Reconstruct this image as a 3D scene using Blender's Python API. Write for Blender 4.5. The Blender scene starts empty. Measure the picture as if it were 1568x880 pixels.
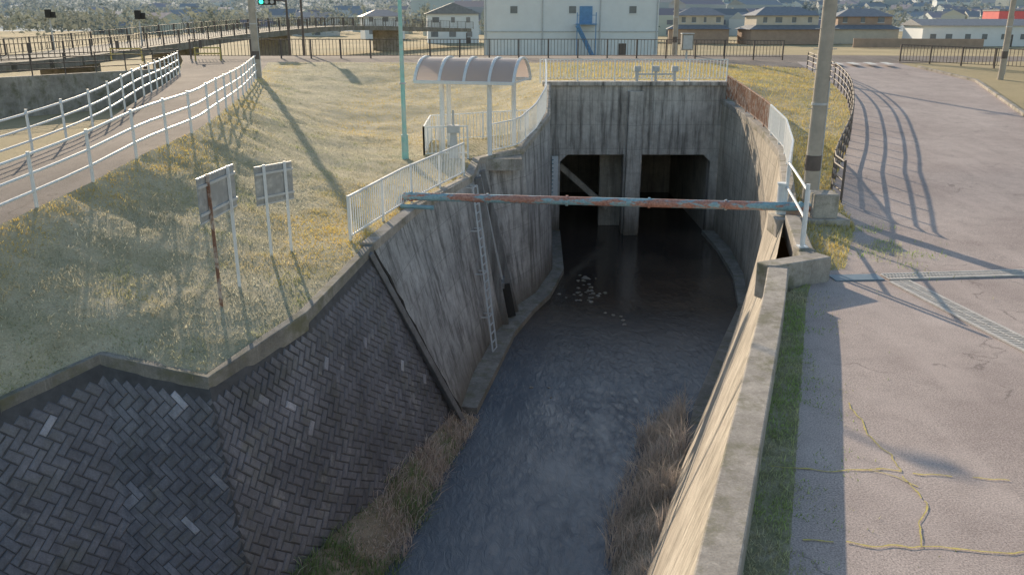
import bpy, math, random
import numpy as np
from mathutils import Vector, noise as mnoise
from mathutils.geometry import delaunay_2d_cdt
random.seed(7); rng=np.random.default_rng(7)
SC=bpy.context.scene
COL=SC.collection
SC.view_settings.view_transform='Standard'; SC.view_settings.look='None'; SC.view_settings.exposure=0
# ------------------------------------------------------------------ materials
def newmat(name):
    m=bpy.data.materials.new(name); m.use_nodes=True
    nt=m.node_tree; b=nt.nodes['Principled BSDF']; return m,nt,b
def N(nt,t,**k):
    n=nt.nodes.new(t)
    for a,v in k.items(): setattr(n,a,v)
    return n
def coord(nt,scale=(1,1,1),src='Object'):
    tc=N(nt,'ShaderNodeTexCoord'); mp=N(nt,'ShaderNodeMapping'); mp.inputs['Scale'].default_value=scale
    nt.links.new(tc.outputs[src],mp.inputs['Vector']); return mp.outputs[0]
def noise(nt,vec,scale,detail=6,rough=.6,dist=0):
    n=N(nt,'ShaderNodeTexNoise'); n.inputs['Scale'].default_value=scale; n.inputs['Detail'].default_value=detail
    n.inputs['Roughness'].default_value=rough; n.inputs['Distortion'].default_value=dist
    nt.links.new(vec,n.inputs['Vector']); return n.outputs['Fac']
def ramp(nt,fac,stops):
    r=N(nt,'ShaderNodeValToRGB'); e=r.color_ramp.elements
    while len(e)<len(stops): e.new(.5)
    for i,(p,c) in enumerate(stops):
        e[i].position=p; e[i].color=(c[0],c[1],c[2],1) if not isinstance(c,(int,float)) else (c,c,c,1)
    nt.links.new(fac,r.inputs[0]); return r.outputs[0]
def mix(nt,fac,a,b,mode='MIX'):
    n=N(nt,'ShaderNodeMix',data_type='RGBA',blend_type=mode)
    for s,v in ((n.inputs[0],fac),(n.inputs[6],a),(n.inputs[7],b)):
        if isinstance(v,(int,float)): s.default_value=v
        elif isinstance(v,tuple): s.default_value=(v[0],v[1],v[2],1)
        else: nt.links.new(v,s)
    return n.outputs[2]
def bump(nt,b,h,strength=.3,dist=.02):
    n=N(nt,'ShaderNodeBump'); n.inputs['Strength'].default_value=strength; n.inputs['Distance'].default_value=dist
    nt.links.new(h,n.inputs['Height']); nt.links.new(n.outputs[0],b.inputs['Normal']); return n
def axis_range(nt,ax,a,b):
    tc=N(nt,'ShaderNodeTexCoord'); sp=N(nt,'ShaderNodeSeparateXYZ'); nt.links.new(tc.outputs['Object'],sp.inputs[0])
    mr=N(nt,'ShaderNodeMapRange'); mr.inputs[1].default_value=a; mr.inputs[2].default_value=b; nt.links.new(sp.outputs[ax],mr.inputs[0]); return mr.outputs[0]
def simple(name,c,rough=.6,vary=.25,scale=6,metal=0,bs=.15,c2=None,thr=(.45,.6)):
    m,nt,b=newmat(name); v=coord(nt)
    n=noise(nt,v,scale); d=tuple(x*(1-vary) for x in c); l=tuple(min(1,x*(1+vary*.6)) for x in c)
    col=ramp(nt,n,[(.3,d),(.7,l)])
    if c2:
        n2=noise(nt,v,scale*.6,8,.7); f=ramp(nt,n2,[(thr[0],0.),(thr[1],1.)]); col=mix(nt,f,col,c2)
    nt.links.new(col,b.inputs['Base Color']); b.inputs['Roughness'].default_value=rough; b.inputs['Metallic'].default_value=metal
    if bs: bump(nt,b,noise(nt,v,scale*8),bs,.01)
    return m
def concrete(name,c1,c2,stain=(.11,.10,.095),streak=.7,panel=None,moss=0,pw=1.8,ph=.9,white=.5,low=None):
    m,nt,b=newmat(name); v=coord(nt)
    n1=noise(nt,v,.7,8,.65); col=ramp(nt,n1,[(.35,c1),(.65,c2)])
    mid=noise(nt,v,4.5,8,.75); col=mix(nt,.5,col,ramp(nt,mid,[(.3,.3),(.7,.7)]),'OVERLAY')
    vs=coord(nt,(2.2,2.2,.16)); s=noise(nt,vs,1.6,7,.7)
    col=mix(nt,mix(nt,1.,ramp(nt,s,[(.46,0.),(.66,1.)]),(streak,)*3,'MULTIPLY'),col,stain)
    s2=noise(nt,coord(nt,(3.5,3.5,.2)),2.1,6,.7)
    col=mix(nt,mix(nt,1.,ramp(nt,s2,[(.57,0.),(.70,1.)]),(white,)*3,'MULTIPLY'),col,tuple(min(.85,x*1.4) for x in c2))
    fine=noise(nt,v,38,4,.7); col=mix(nt,.35,col,ramp(nt,fine,[(.3,.25),(.7,.75)]),'OVERLAY')
    if moss:
        g=noise(nt,v,1.9,8,.7); col=mix(nt,ramp(nt,g,[(.50,0.),(.66,float(moss))]),col,(.16,.155,.09))
    h=fine
    if panel:
        if panel=='xz':
            tc=N(nt,'ShaderNodeTexCoord'); sp=N(nt,'ShaderNodeSeparateXYZ'); cb=N(nt,'ShaderNodeCombineXYZ')
            nt.links.new(tc.outputs['Object'],sp.inputs[0]); nt.links.new(sp.outputs[0],cb.inputs[0]); nt.links.new(sp.outputs[2],cb.inputs[1]); pv=cb.outputs[0]
        else: pv=coord(nt,src='UV')
        br=N(nt,'ShaderNodeTexBrick'); br.offset=0; br.inputs['Scale'].default_value=1; br.inputs['Brick Width'].default_value=pw
        br.inputs['Row Height'].default_value=ph; br.inputs['Mortar Size'].default_value=.012; br.inputs['Mortar Smooth'].default_value=.4
        nt.links.new(pv,br.inputs['Vector'])
        f=mix(nt,1.,br.outputs['Fac'],(.45,.45,.45),'MULTIPLY')
        col=mix(nt,f,col,tuple(x*.4 for x in c1))
    if low is not None:
        ml=N(nt,'ShaderNodeMath',operation='MULTIPLY'); nt.links.new(axis_range(nt,2,low+1.3,low),ml.inputs[0]); nt.links.new(ramp(nt,mid,[(.25,.5),(.6,1.)]),ml.inputs[1])
        col=mix(nt,ml.outputs[0],col,(.13,.11,.085))
    nt.links.new(col,b.inputs['Base Color']); b.inputs['Roughness'].default_value=.88
    bump(nt,b,h,.35,.015)
    return m
def foliage(name,tr=.45):
    m,nt,b=newmat(name); a=N(nt,'ShaderNodeAttribute'); a.attribute_name='Col'
    out=nt.nodes['Material Output']; nt.nodes.remove(b)
    d=N(nt,'ShaderNodeBsdfDiffuse'); nt.links.new(a.outputs['Color'],d.inputs['Color'])
    t=N(nt,'ShaderNodeBsdfTranslucent'); nt.links.new(a.outputs['Color'],t.inputs['Color'])
    mx=N(nt,'ShaderNodeMixShader'); mx.inputs[0].default_value=tr
    nt.links.new(d.outputs[0],mx.inputs[1]); nt.links.new(t.outputs[0],mx.inputs[2]); nt.links.new(mx.outputs[0],out.inputs['Surface'])
    return m
M={}
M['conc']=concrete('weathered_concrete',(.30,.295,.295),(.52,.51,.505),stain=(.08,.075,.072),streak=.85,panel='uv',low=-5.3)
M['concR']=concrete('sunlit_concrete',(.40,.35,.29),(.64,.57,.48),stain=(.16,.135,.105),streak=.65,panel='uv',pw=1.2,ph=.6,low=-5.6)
M['concF']=concrete('culvert_concrete',(.44,.41,.385),(.66,.62,.58),streak=.9,panel='xz',pw=1.38,ph=1.15,low=-5.3)
M['concI']=concrete('tunnel_concrete',(.34,.31,.27),(.52,.48,.42),streak=.5)
M['cope']=concrete('coping_concrete',(.30,.275,.25),(.50,.455,.41),streak=.2,moss=.8)
M['dcope']=concrete('mossy_coping',(.20,.19,.17),(.33,.31,.28),streak=.4,moss=.8)
M['block']=concrete('block_stone',(.150,.150,.168),(.225,.225,.245),stain=(.085,.085,.095),streak=.5,moss=.3,white=.2)
M['band']=concrete('end_band_concrete',(.17,.17,.18),(.27,.27,.285),streak=.6)
M['joint']=simple('block_joint',(.10,.10,.108),.9,.3,5)
M['white']=simple('white_paint',(.82,.85,.88),.4,.08,9,c2=(.5,.42,.35),thr=(.69,.76))
M['rustw']=simple('rusty_white_paint',(.55,.47,.42),.6,.2,6,c2=(.24,.12,.08),thr=(.42,.54))
M['rail_rust']=simple('rusted_rail',(.5,.42,.38),.7,.2,6,c2=(.28,.14,.09),thr=(.38,.54))
M['brown']=simple('dark_brown_rail',(.14,.115,.105),.6,.2,6)
M['grey']=simple('grey_steel',(.58,.60,.62),.5,.15,5)
M['grate']=simple('galvanised_grate',(.62,.59,.56),.6,.2,9)
M['polec']=simple('concrete_pole',(.48,.43,.37),.8,.2,3)
M['green']=simple('turquoise_paint',(.34,.70,.66),.4,.15,3,c2=(.5,.68,.65))
M['teal']=simple('teal_paint',(.24,.42,.50),.5,.3,4)
M['blue']=simple('blue_steel',(.16,.34,.60),.5,.2,4)
M['slate']=simple('slate_cover',(.20,.27,.34),.5,.2,4)
M['dark']=simple('dark_void',(.05,.047,.045),.9,.1,4,bs=0)
M['signb']=simple('sign_back',(.38,.39,.40),.5,.2,6,c2=(.62,.62,.6),thr=(.5,.7))
M['yellow']=simple('yellow_paint',(.6,.48,.16),.5,.2,5)
M['marking']=simple('white_marking',(.75,.75,.72),.8,.3,12)
def pipemat():
    m,nt,b=newmat('pipe_paint'); v=coord(nt,(.55,2,2)); n=noise(nt,v,1.7,8,.7)
    f=ramp(nt,n,[(.49,0.),(.53,1.)])
    n2=noise(nt,coord(nt,(6,6,6)),3,5)
    rust=ramp(nt,n2,[(.3,(.32,.13,.10)),(.7,(.62,.34,.27))]); teal=ramp(nt,n2,[(.3,(.20,.36,.44)),(.7,(.36,.55,.62))])
    nt.links.new(mix(nt,f,rust,teal),b.inputs['Base Color']); b.inputs['Roughness'].default_value=.6
    bump(nt,b,n2,.3,.01); return m
M['pipe']=pipemat()
def asphalt(name,c1,c2,rough=.8):
    m,nt,b=newmat(name); v=coord(nt); n1=noise(nt,v,.35,8,.6); col=ramp(nt,n1,[(.35,c1),(.65,c2)])
    f=noise(nt,v,48,3,.85); col=mix(nt,.75,col,ramp(nt,f,[(.35,.18),(.65,.82)]),'OVERLAY')
    n3=noise(nt,v,2.3,8,.75); col=mix(nt,mix(nt,1.,ramp(nt,n3,[(.48,0.),(.72,1.)]),(.4,)*3,'MULTIPLY'),col,tuple(x*.6 for x in c1))
    n4=noise(nt,coord(nt,(1.2,.25,1)),1.1,5,.6); col=mix(nt,mix(nt,1.,ramp(nt,n4,[(.5,0.),(.7,1.)]),(.25,)*3,'MULTIPLY'),col,tuple(min(.8,x*1.35) for x in c2))
    vo=N(nt,'ShaderNodeTexVoronoi'); vo.feature='DISTANCE_TO_EDGE'; vo.inputs['Scale'].default_value=.22
    ns=N(nt,'ShaderNodeTexNoise'); ns.inputs['Scale'].default_value=1.3; ns.inputs['Detail'].default_value=8
    nt.links.new(v,ns.inputs['Vector']); ad=N(nt,'ShaderNodeVectorMath',operation='MULTIPLY_ADD'); ad.inputs[1].default_value=(1.6,1.6,1.6)
    nt.links.new(ns.outputs['Color'],ad.inputs[0]); nt.links.new(v,ad.inputs[2]); nt.links.new(ad.outputs[0],vo.inputs['Vector'])
    br=noise(nt,v,.8,3); brm=ramp(nt,br,[(.45,0.),(.55,1.)])
    cr=mix(nt,1.,ramp(nt,vo.outputs['Distance'],[(.001,.7),(.006,0.)]),brm,'MULTIPLY'); col=mix(nt,cr,col,tuple(x*.4 for x in c1))
    nt.links.new(col,b.inputs['Base Color']); b.inputs['Roughness'].default_value=rough
    bump(nt,b,f,.6,.01); return m
M['asph']=asphalt('old_asphalt',(.39,.32,.30),(.52,.44,.41))
M['path']=asphalt('path_asphalt',(.20,.17,.155),(.30,.255,.23),.95)
def ground(name,a,b_,c,sc=1.2):
    m,nt,b=newmat(name); v=coord(nt); n=noise(nt,v,sc,10,.7); col=ramp(nt,n,[(.3,a),(.5,b_),(.7,c)])
    f=noise(nt,v,30,4,.8); col=mix(nt,.5,col,ramp(nt,f,[(.3,.2),(.7,.8)]),'OVERLAY')
    nt.links.new(col,b.inputs['Base Color']); b.inputs['Roughness'].default_value=.95; bump(nt,b,f,.8,.03); return m
M['soil']=ground('grassy_soil',(.36,.33,.21),(.52,.46,.31),(.66,.58,.42))
M['wsoil']=ground('weedy_soil',(.20,.21,.11),(.34,.32,.20),(.50,.45,.36),3)
M['mud']=ground('bank_mud',(.20,.17,.12),(.32,.27,.2),(.46,.38,.30),2)
M['field']=ground('field_ground',(.30,.28,.17),(.44,.36,.21),(.58,.47,.28),.05)
M['grass']=foliage('grass_blades',.42)
def watermat():
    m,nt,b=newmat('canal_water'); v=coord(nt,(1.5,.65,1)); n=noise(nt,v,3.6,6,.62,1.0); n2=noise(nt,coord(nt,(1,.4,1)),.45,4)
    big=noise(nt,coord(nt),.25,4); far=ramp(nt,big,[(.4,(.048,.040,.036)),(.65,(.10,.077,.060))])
    near_sky=ramp(nt,big,[(.4,(.095,.120,.158)),(.65,(.135,.165,.205))])  # blue sky reflection put into the base colour of the nearer water
    nt.links.new(mix(nt,axis_range(nt,1,23.,30.),near_sky,far),b.inputs['Base Color']); b.inputs['Roughness'].default_value=.04; b.inputs['IOR'].default_value=1.4
    fl=N(nt,'ShaderNodeMath',operation='MULTIPLY'); nt.links.new(n,fl.inputs[0]); nt.links.new(ramp(nt,n2,[(.35,.2),(.62,1.)]),fl.inputs[1])
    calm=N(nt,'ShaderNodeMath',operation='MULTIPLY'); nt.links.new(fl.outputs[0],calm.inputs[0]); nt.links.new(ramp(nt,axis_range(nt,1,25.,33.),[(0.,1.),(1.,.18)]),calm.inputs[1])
    bump(nt,b,calm.outputs[0],.9,.07); return m
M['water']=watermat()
# ------------------------------------------------------------------ mesh builder
class MB:
    def __init__(s): s.v=[];s.f=[];s.m=[]
    def add(s,vs,fs,mi=0):
        o=len(s.v); s.v+= [tuple(p) for p in vs]; s.f+=[tuple(i+o for i in f) for f in fs]; s.m+=[mi]*len(fs)
    def box(s,c,sz,rot=0,mi=0,top=None):
        hx,hy,hz=sz[0]/2,sz[1]/2,sz[2]/2; ca,sa=math.cos(rot),math.sin(rot); vs=[]
        for z in (-1,1):
            k=1 if (z<0 or top is None) else top
            for x,y in ((-1,-1),(1,-1),(1,1),(-1,1)):
                X,Y=x*hx*k,y*hy*k; vs.append((c[0]+X*ca-Y*sa,c[1]+X*sa+Y*ca,c[2]+z*hz))
        s.add(vs,[(0,3,2,1),(4,5,6,7),(0,1,5,4),(1,2,6,5),(2,3,7,6),(3,0,4,7)],mi)
    def b2(s,x0,x1,y0,y1,z0,z1,mi=0): s.box(((x0+x1)/2,(y0+y1)/2,(z0+z1)/2),(x1-x0,y1-y0,z1-z0),0,mi)
    def beam(s,p,q,w,h,mi=0):
        p=Vector(p);q=Vector(q);d=(q-p)
        if d.length<1e-6:return
        d.normalize(); up=Vector((0,0,1)) if abs(d.z)<.95 else Vector((0,1,0))
        r=d.cross(up).normalized()*(w/2); u=r.cross(d).normalized()*(h/2)
        vs=[p-r-u,p+r-u,p+r+u,p-r+u,q-r-u,q+r-u,q+r+u,q-r+u]
        s.add(vs,[(0,3,2,1),(4,5,6,7),(0,1,5,4),(1,2,6,5),(2,3,7,6),(3,0,4,7)],mi)
    def tube(s,p,q,r,n=8,mi=0,r2=None,cap=True):
        p=Vector(p);q=Vector(q);d=(q-p).normalized(); r2=r if r2 is None else r2
        up=Vector((0,0,1)) if abs(d.z)<.95 else Vector((0,1,0)); a=d.cross(up).normalized(); b=a.cross(d)
        vs=[]
        for c,R in((p,r),(q,r2)):
            for i in range(n):
                t=2*math.pi*i/n; vs.append(c+a*(R*math.cos(t))+b*(R*math.sin(t)))
        fs=[(i,(i+1)%n,n+(i+1)%n,n+i) for i in range(n)]
        if cap: fs+=[tuple(range(n))[::-1],tuple(range(n,2*n))]
        s.add(vs,fs,mi)
    def turn(s,cx,cy,ang):
        ca,sa=math.cos(ang),math.sin(ang); s.v=[(cx+(x-cx)*ca-(y-cy)*sa,cy+(x-cx)*sa+(y-cy)*ca,z) for x,y,z in s.v]
    def obj(s,name,mats,smooth=False,bevel=0):
        me=bpy.data.meshes.new(name); me.from_pydata(s.v,[],s.f); me.update()
        for m in mats: me.materials.append(M[m] if isinstance(m,str) else m)
        me.polygons.foreach_set('material_index',s.m)
        if smooth: me.polygons.foreach_set('use_smooth',[True]*len(s.f))
        o=bpy.data.objects.new(name,me); COL.objects.link(o)
        if bevel:
            b=o.modifiers.new('bevel','BEVEL'); b.width=bevel; b.segments=2; b.limit_method='ANGLE'
        return o
def resample(pts,step):
    out=[Vector(pts[0])]
    for a,b in zip(pts[:-1],pts[1:]):
        a=Vector(a);b=Vector(b); n=max(1,int(round((b-a).length/step)))
        for i in range(1,n+1): out.append(a.lerp(b,i/n))
    return out
def smoothline(pts,n=8):
    P=[Vector(p) for p in pts]; P=[P[0]*2-P[1]]+P+[P[-1]*2-P[-2]]; out=[]
    for i in range(1,len(P)-2):
        for k in range(n):
            t=k/n; p0,p1,p2,p3=P[i-1:i+3]
            out.append(.5*((2*p1)+(p2-p0)*t+(2*p0-5*p1+4*p2-p3)*t*t+(3*p1-p0-3*p2+p3)*t**3))
    out.append(P[-2]); return out
def loft(name,A,B,mat,rows=6,step=.5,amp=0):
    cols=[]
    for i in range(len(A)-1):
        a0,a1,b0,b1=[Vector(x) for x in (A[i],A[i+1],B[i],B[i+1])]
        n=max(1,int((a1-a0).length/step))
        for k in range(n): cols.append((a0.lerp(a1,k/n),b0.lerp(b1,k/n)))
    cols.append((Vector(A[-1]),Vector(B[-1])))
    vs=[];uv=[];L=0
    for j,(a,b) in enumerate(cols):
        if j: L+=(a.xy-cols[j-1][0].xy).length*.5+(b.xy-cols[j-1][1].xy).length*.5
        for r in range(rows+1):
            p=a.lerp(b,r/rows)
            if amp and 0<r<rows: p=p+Vector((mnoise.noise(p*1.3),mnoise.noise(p*1.3+Vector((9,0,0))),0))*amp
            vs.append(p); uv.append((L,(a-b).length*(1-r/rows)))
    fs=[]
    for j in range(len(cols)-1):
        for r in range(rows):
            q=j*(rows+1)+r; fs.append((q,q+1,q+rows+2,q+rows+1))
    me=bpy.data.meshes.new(name); me.from_pydata(vs,[],fs); me.update()
    ul=me.uv_layers.new(name='UVMap')
    for l in me.loops: ul.data[l.index].uv=uv[l.vertex_index]
    me.materials.append(M[mat]); o=bpy.data.objects.new(name,me); COL.objects.link(o); return o
class Terr:
    def __init__(s,name,poly,ctrl,step,mat,amp=.04,smooth=True,relax=30,flat=None):
        bp=resample(list(poly)+[poly[0]],step)[:-1]
        pts=[p.xy for p in bp]; n=len(pts)
        C=np.array([tuple(p) for p in bp]+[tuple(c) for c in ctrl])
        nx=[p.x for p in bp]; ny=[p.y for p in bp]
        X=np.arange(min(nx),max(nx),step); Y=np.arange(min(ny),max(ny),step)
        gx,gy=np.meshgrid(X,Y); g=np.stack([gx.ravel(),gy.ravel()],1)+rng.uniform(-.25,.25,(gx.size,2))*step
        B=np.array([tuple(p) for p in pts])
        ins=np.zeros(len(g),bool); x0,y0=B[-1]
        for x1,y1 in B:
            c=((y1>g[:,1])!=(y0>g[:,1]))&(g[:,0]<(x0-x1)*(g[:,1]-y1)/((y0-y1)+1e-12)+x1); ins^=c; x0,y0=x1,y1
        g=g[ins]
        dmin=np.min(np.hypot(g[:,None,0]-B[None,:,0],g[:,None,1]-B[None,:,1]),1); g=g[dmin>step*.45]
        allp=[Vector(p) for p in pts]+[Vector(p) for p in g]
        r=delaunay_2d_cdt(allp,[],[list(range(n))],1,1e-5)
        xy=np.array([tuple(v) for v in r[0]])
        D=np.hypot(xy[:,None,0]-C[None,:,0],xy[:,None,1]-C[None,:,1]); W=1/(D+1e-3)**2.4; W[:,n:]*=10
        z=(W*C[None,:,2]).sum(1)/W.sum(1)
        db=D[:,:n].min(1); isb=db<1e-3; nearest=D[:,:n].argmin(1); z[isb]=C[nearest[isb],2]
        fc=[tuple(f) for f in r[2]]
        E=np.array([(f[i],f[(i+1)%len(f)]) for f in fc for i in range(len(f))]); E=np.concatenate([E,E[:,::-1]])
        cnt=np.bincount(E[:,0],minlength=len(xy)).clip(1)
        for _ in range(relax if len(ctrl) else 0):
            zz=np.bincount(E[:,0],weights=z[E[:,1]],minlength=len(xy))/cnt; z=np.where(isb,z,zz)
        if flat:
            t=np.clip((xy[:,1]-flat[0])/(flat[1]-flat[0]),0,1); z=np.where(isb,z,z*t)
        for i in range(len(xy)):
            k=min(1,db[i]/1.); z[i]+=k*amp*(mnoise.noise(Vector((xy[i,0]*.5,xy[i,1]*.5,0)))+.5*mnoise.noise(Vector((xy[i,0]*2.2,xy[i,1]*2.2,3))))
        me=bpy.data.meshes.new(name); me.from_pydata([(xy[i,0],xy[i,1],z[i]) for i in range(len(xy))],[],fc); me.update()
        me.materials.append(M[mat]); me.polygons.foreach_set('use_smooth',[smooth]*len(me.polygons))
        s.o=bpy.data.objects.new(name,me); COL.objects.link(s.o)
        if len(me.polygons) and me.polygons[0].normal.z<0: me.flip_normals()
        s.v=np.column_stack([xy,z]); me.calc_loop_triangles()
        s.t=np.array([tuple(t.vertices) for t in me.loop_triangles])
    def h(s,x,y): return float(s.v[np.argmin((s.v[:,0]-x)**2+(s.v[:,1]-y)**2),2])
    def sample(s,dens):
        a,b,c=s.v[s.t[:,0]],s.v[s.t[:,1]],s.v[s.t[:,2]]
        ar=.5*np.abs(np.cross(b-a,c-a)[:,2])
        ct=(a+b+c)/3; d=np.array([dens(p[0],p[1]) for p in ct]); k=rng.poisson(ar*d)
        idx=np.repeat(np.arange(len(ar)),k); u=rng.random((len(idx),2)); fl=u.sum(1)>1; u[fl]=1-u[fl]
        return a[idx]+(b-a)[idx]*u[:,:1]+(c-a)[idx]*u[:,1:]
def blades(name,P,h,w,col,lean=.35,seg=1,mat='grass',dirlean=(0,0),basedark=.75):
    n=len(P); ang=rng.uniform(0,2*np.pi,n); H=h(P) if callable(h) else rng.uniform(h[0],h[1],n)
    W=rng.uniform(w[0],w[1],n); la=rng.uniform(0,2*np.pi,n); lm=H*lean*rng.random(n)
    dx=np.cos(ang)*W/2; dy=np.sin(ang)*W/2; tx=np.cos(la)*lm+dirlean[0]*H; ty=np.sin(la)*lm+dirlean[1]*H
    base=P-np.array([0,0,.015])
    if seg==1:
        v=np.empty((n,3,3)); v[:,0]=base; v[:,0,0]-=dx; v[:,0,1]-=dy; v[:,1]=base; v[:,1,0]+=dx; v[:,1,1]+=dy
        v[:,2]=base; v[:,2,0]+=tx; v[:,2,1]+=ty; v[:,2,2]+=H
        tri=np.arange(n*3).reshape(n,3); per=3
        V=v.reshape(-1,3)
    else:
        v=np.empty((n,5,3)); v[:,0]=base; v[:,0,0]-=dx; v[:,0,1]-=dy; v[:,1]=base; v[:,1,0]+=dx; v[:,1,1]+=dy
        m=base.copy(); m[:,0]+=tx*.3; m[:,1]+=ty*.3; m[:,2]+=H*.6
        v[:,2]=m; v[:,2,0]+=dx*.8; v[:,2,1]+=dy*.8; v[:,3]=m; v[:,3,0]-=dx*.8; v[:,3,1]-=dy*.8
        v[:,4]=base; v[:,4,0]+=tx; v[:,4,1]+=ty; v[:,4,2]+=H
        o=np.arange(n)*5; tri=np.concatenate([np.stack([o,o+1,o+2],1),np.stack([o,o+2,o+3],1),np.stack([o+3,o+2,o+4],1)]); per=5; V=v.reshape(-1,3)
    me=bpy.data.meshes.new(name); me.vertices.add(len(V)); me.vertices.foreach_set('co',V.ravel())
    me.loops.add(tri.size); me.loops.foreach_set('vertex_index',tri.ravel().astype(np.int32))
    me.polygons.add(len(tri)); me.polygons.foreach_set('loop_start',np.arange(0,tri.size,3,dtype=np.int32)); me.update(calc_edges=True)
    c=np.clip(col(P),0,.9); C=np.ones((n,per,4)); C[:,:,:3]=c[:,None,:]; C[:,:2,:3]*=basedark
    at=me.color_attributes.new('Col','FLOAT_COLOR','POINT'); at.data.foreach_set('color',C.ravel())
    me.materials.append(M[mat]); o=bpy.data.objects.new(name,me); COL.objects.link(o); return o
def nz(P,s,off=0): return np.array([mnoise.noise(Vector((p[0]*s+off,p[1]*s,off*.7))) for p in P])
# ------------------------------------------------------------------ survey lines (metres)
WZ=-5.4
Ltop=[(-3.2,18.7,0),(-2.6,22.7,0),(-1.3,27.4,0),(-1.15,29.7,.2),(.4,31,.35),(1.5,34.4,1.2),(1.8,41.5,1.9)]
Lfoot=[(-1.2,20.7,-6),(-.95,23.6,-6),(-.35,27.2,-6),(.35,29.7,-6),(1.0,31.4,-6),(1.75,34.6,-6),(1.83,41.5,-6)]
Btop=[(-14,10,-.9),(-8.1,12.2,-.8),(-7.0,13.4,-.5),(-5.1,13.1,-.8),(-3.9,15.1,-.35),(-3.2,18.7,0)]
Bfoot=[(-13.3,8.6,-6),(-7.5,10.9,-6),(-6.3,11.9,-6),(-4.2,12.0,-6),(-2.5,16.3,-6),(-1.2,20.7,-6)]
Rtop=[(-1.0,-1,.35),(1.57,6.1,.35),(4.17,13.3,.35),(5.6,17.3,.2),(6.9,21,.25),(8.0,24.9,.4),(9.2,29.3,.5),(9.8,33.8,.7),(10.1,38,.9),(10.1,41.5,1.1)]
Rfoot=[(-3.2,-1,-6),(-.3,6.6,-6),(2.1,13.4,-6),(3.7,17.9,-6),(5.0,21,-6),(6.8,25.4,-6),(8.7,29.7,-6),(9.6,33.8,-6),(10.1,38,-6),(10.1,41.5,-6)]
nearF=[(-10.3,11.5,.9),(-9.8,15.8,1.2),(-9.3,18.5,1.5),(-9.0,20.8,1.8),(-9.0,24.4,1.9),(-9.2,26.5,2),(-10.8,34.9,2),(-13.2,45.3,2)]
farF=[(-13.3,14,1.0),(-13.1,22.8,1.4),(-13.2,27.6,1.7),(-14.3,33.4,2),(-16,40,2),(-18.4,48.4,2)]
Rf=[(9.1,23.9,.3),(12.2,30.9,.6),(14.4,36.6,.9),(16.2,42,1.2),(17.6,48,1.5),(18.2,54,1.8)]
# ------------------------------------------------------------------ terrain
ctrl=[(-5.7,30,.1),(-6.5,36,.2),(-3,38,.4),(-5.6,25,.0),(-5.2,20,-.05),(-5.3,17,-.1),(-6.0,15.2,-.3),(-7.9,15,.2),(-7.4,19,.5),(-7.0,24,.5),(-7.4,30,.5),(-1,42,.9),(-5,44,1.0),(-9,41,1.0),(-2,33,.3),(-.5,35,.5),(-4,27,.05),(-4.5,23,0),(-4,33,.2)]
lb=[Btop[0],Btop[1],Btop[2],Btop[3],Btop[4]]+Ltop+[(1.8,53,2.3),(-15,54,2.3)]+nearF[::-1]
lb=[(p[0]-.18,p[1],p[2]) if 3<=i<=10 else p for i,p in enumerate(lb)]
TL=Terr('grass_bank',lb,ctrl,.42,'soil',.10)
TP=Terr('walking_path',[nearF[0]]+nearF[1:]+[(-15,54,2.3),(-21,56,2.3)]+farF[::-1]+[(-13.4,11.5,.9)],[],.8,'path',.01)
rb=[(6.2,16.7,0),(7.0,20.9,.2)]+[(p[0]+.2,p[1],p[2]) for p in Rtop[5:]]+[(10.3,42,1.9),(10.3,53.5,2.3),(18.2,54,1.9)]+Rf[::-1][1:]+[(8.5,20.5,.05),(6.9,16.9,0)]
TR=Terr('grass_verge',rb,[(12,46,1.9),(11.5,38,1.2),(10.5,33,.9)],.5,'soil',.08,relax=8)
TC=Terr('culvert_bank',[(1.8,42,1.95),(10.3,42,1.95),(10.3,53.5,2.3),(1.8,53,2.3)],[],.6,'soil',.05)
road=[(-.8,-2,0),(2.5,6.5,0),(5.45,14.9,0),(6.2,16.7,0),(6.9,16.9,0),(8.5,20.5,.05)]+Rf+[(19,58.5,2.1),(26,59,2.0),(25.9,56,1.85),(26,49,1.5),(21.6,36.1,.9),(17,25,.35),(15,15,0),(14,-2,0)]
TRd=Terr('asphalt_road',road,[],.8,'asph',.006,flat=(17,26))
TS=Terr('weedy_verge',[(-.63,-2,.02),(1.92,6.1,.02),(5.1,15.2,.02),(6.1,16.1,.02),(6.2,16.7,0),(5.45,14.9,0),(2.5,6.5,0),(-.3,-2,0)][::-1],[],.25,'wsoil',.02)
TG=Terr('roadside_ground',[(14,-2,-.02),(15,15,-.02),(17,25,.33),(21.6,36.1,.88),(26,49,1.48),(25.9,56,1.83),(26,59,1.98),(40,62,2),(70,50,1.5),(70,-2,0)],[],2.5,'field',.1)
TB=Terr('back_road',[(-21,56,2.3),(-15,54,2.3),(1.8,53,2.3),(10.3,53.5,2.3),(18.2,54,1.9),(19,58.5,2.1),(26,59,2.0),(40,62,2.0),(40,66,2.1),(19,62,2.4),(-23,61,2.4)],[],1.2,'path',.01)
TE=Terr('levee_slope',[(-23,61,2.38),(19,62,2.38),(40,66,2.08),(46,76,-.1),(-26,72,-.1)],[],2,'field',.1)
mb=MB(); S=3000
def gq(x0,x1,y0,y1): mb.add([(x0,y0,-.15),(x1,y0,-.15),(x1,y1,-.15),(x0,y1,-.15)],[(0,1,2,3)])
gq(-S,S,57,S); gq(-S,-14,-S,57); gq(14,S,-S,57); gq(-14,14,-S,-8)
mb.obj('ground',['field'])
loft('path_embankment',[(p[0],p[1],p[2]) for p in farF]+[(-21,56,2.3)],[(p[0]-1.3,p[1],-.2) for p in farF]+[(-23,57,-.2)],'soil',3,1.)
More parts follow.
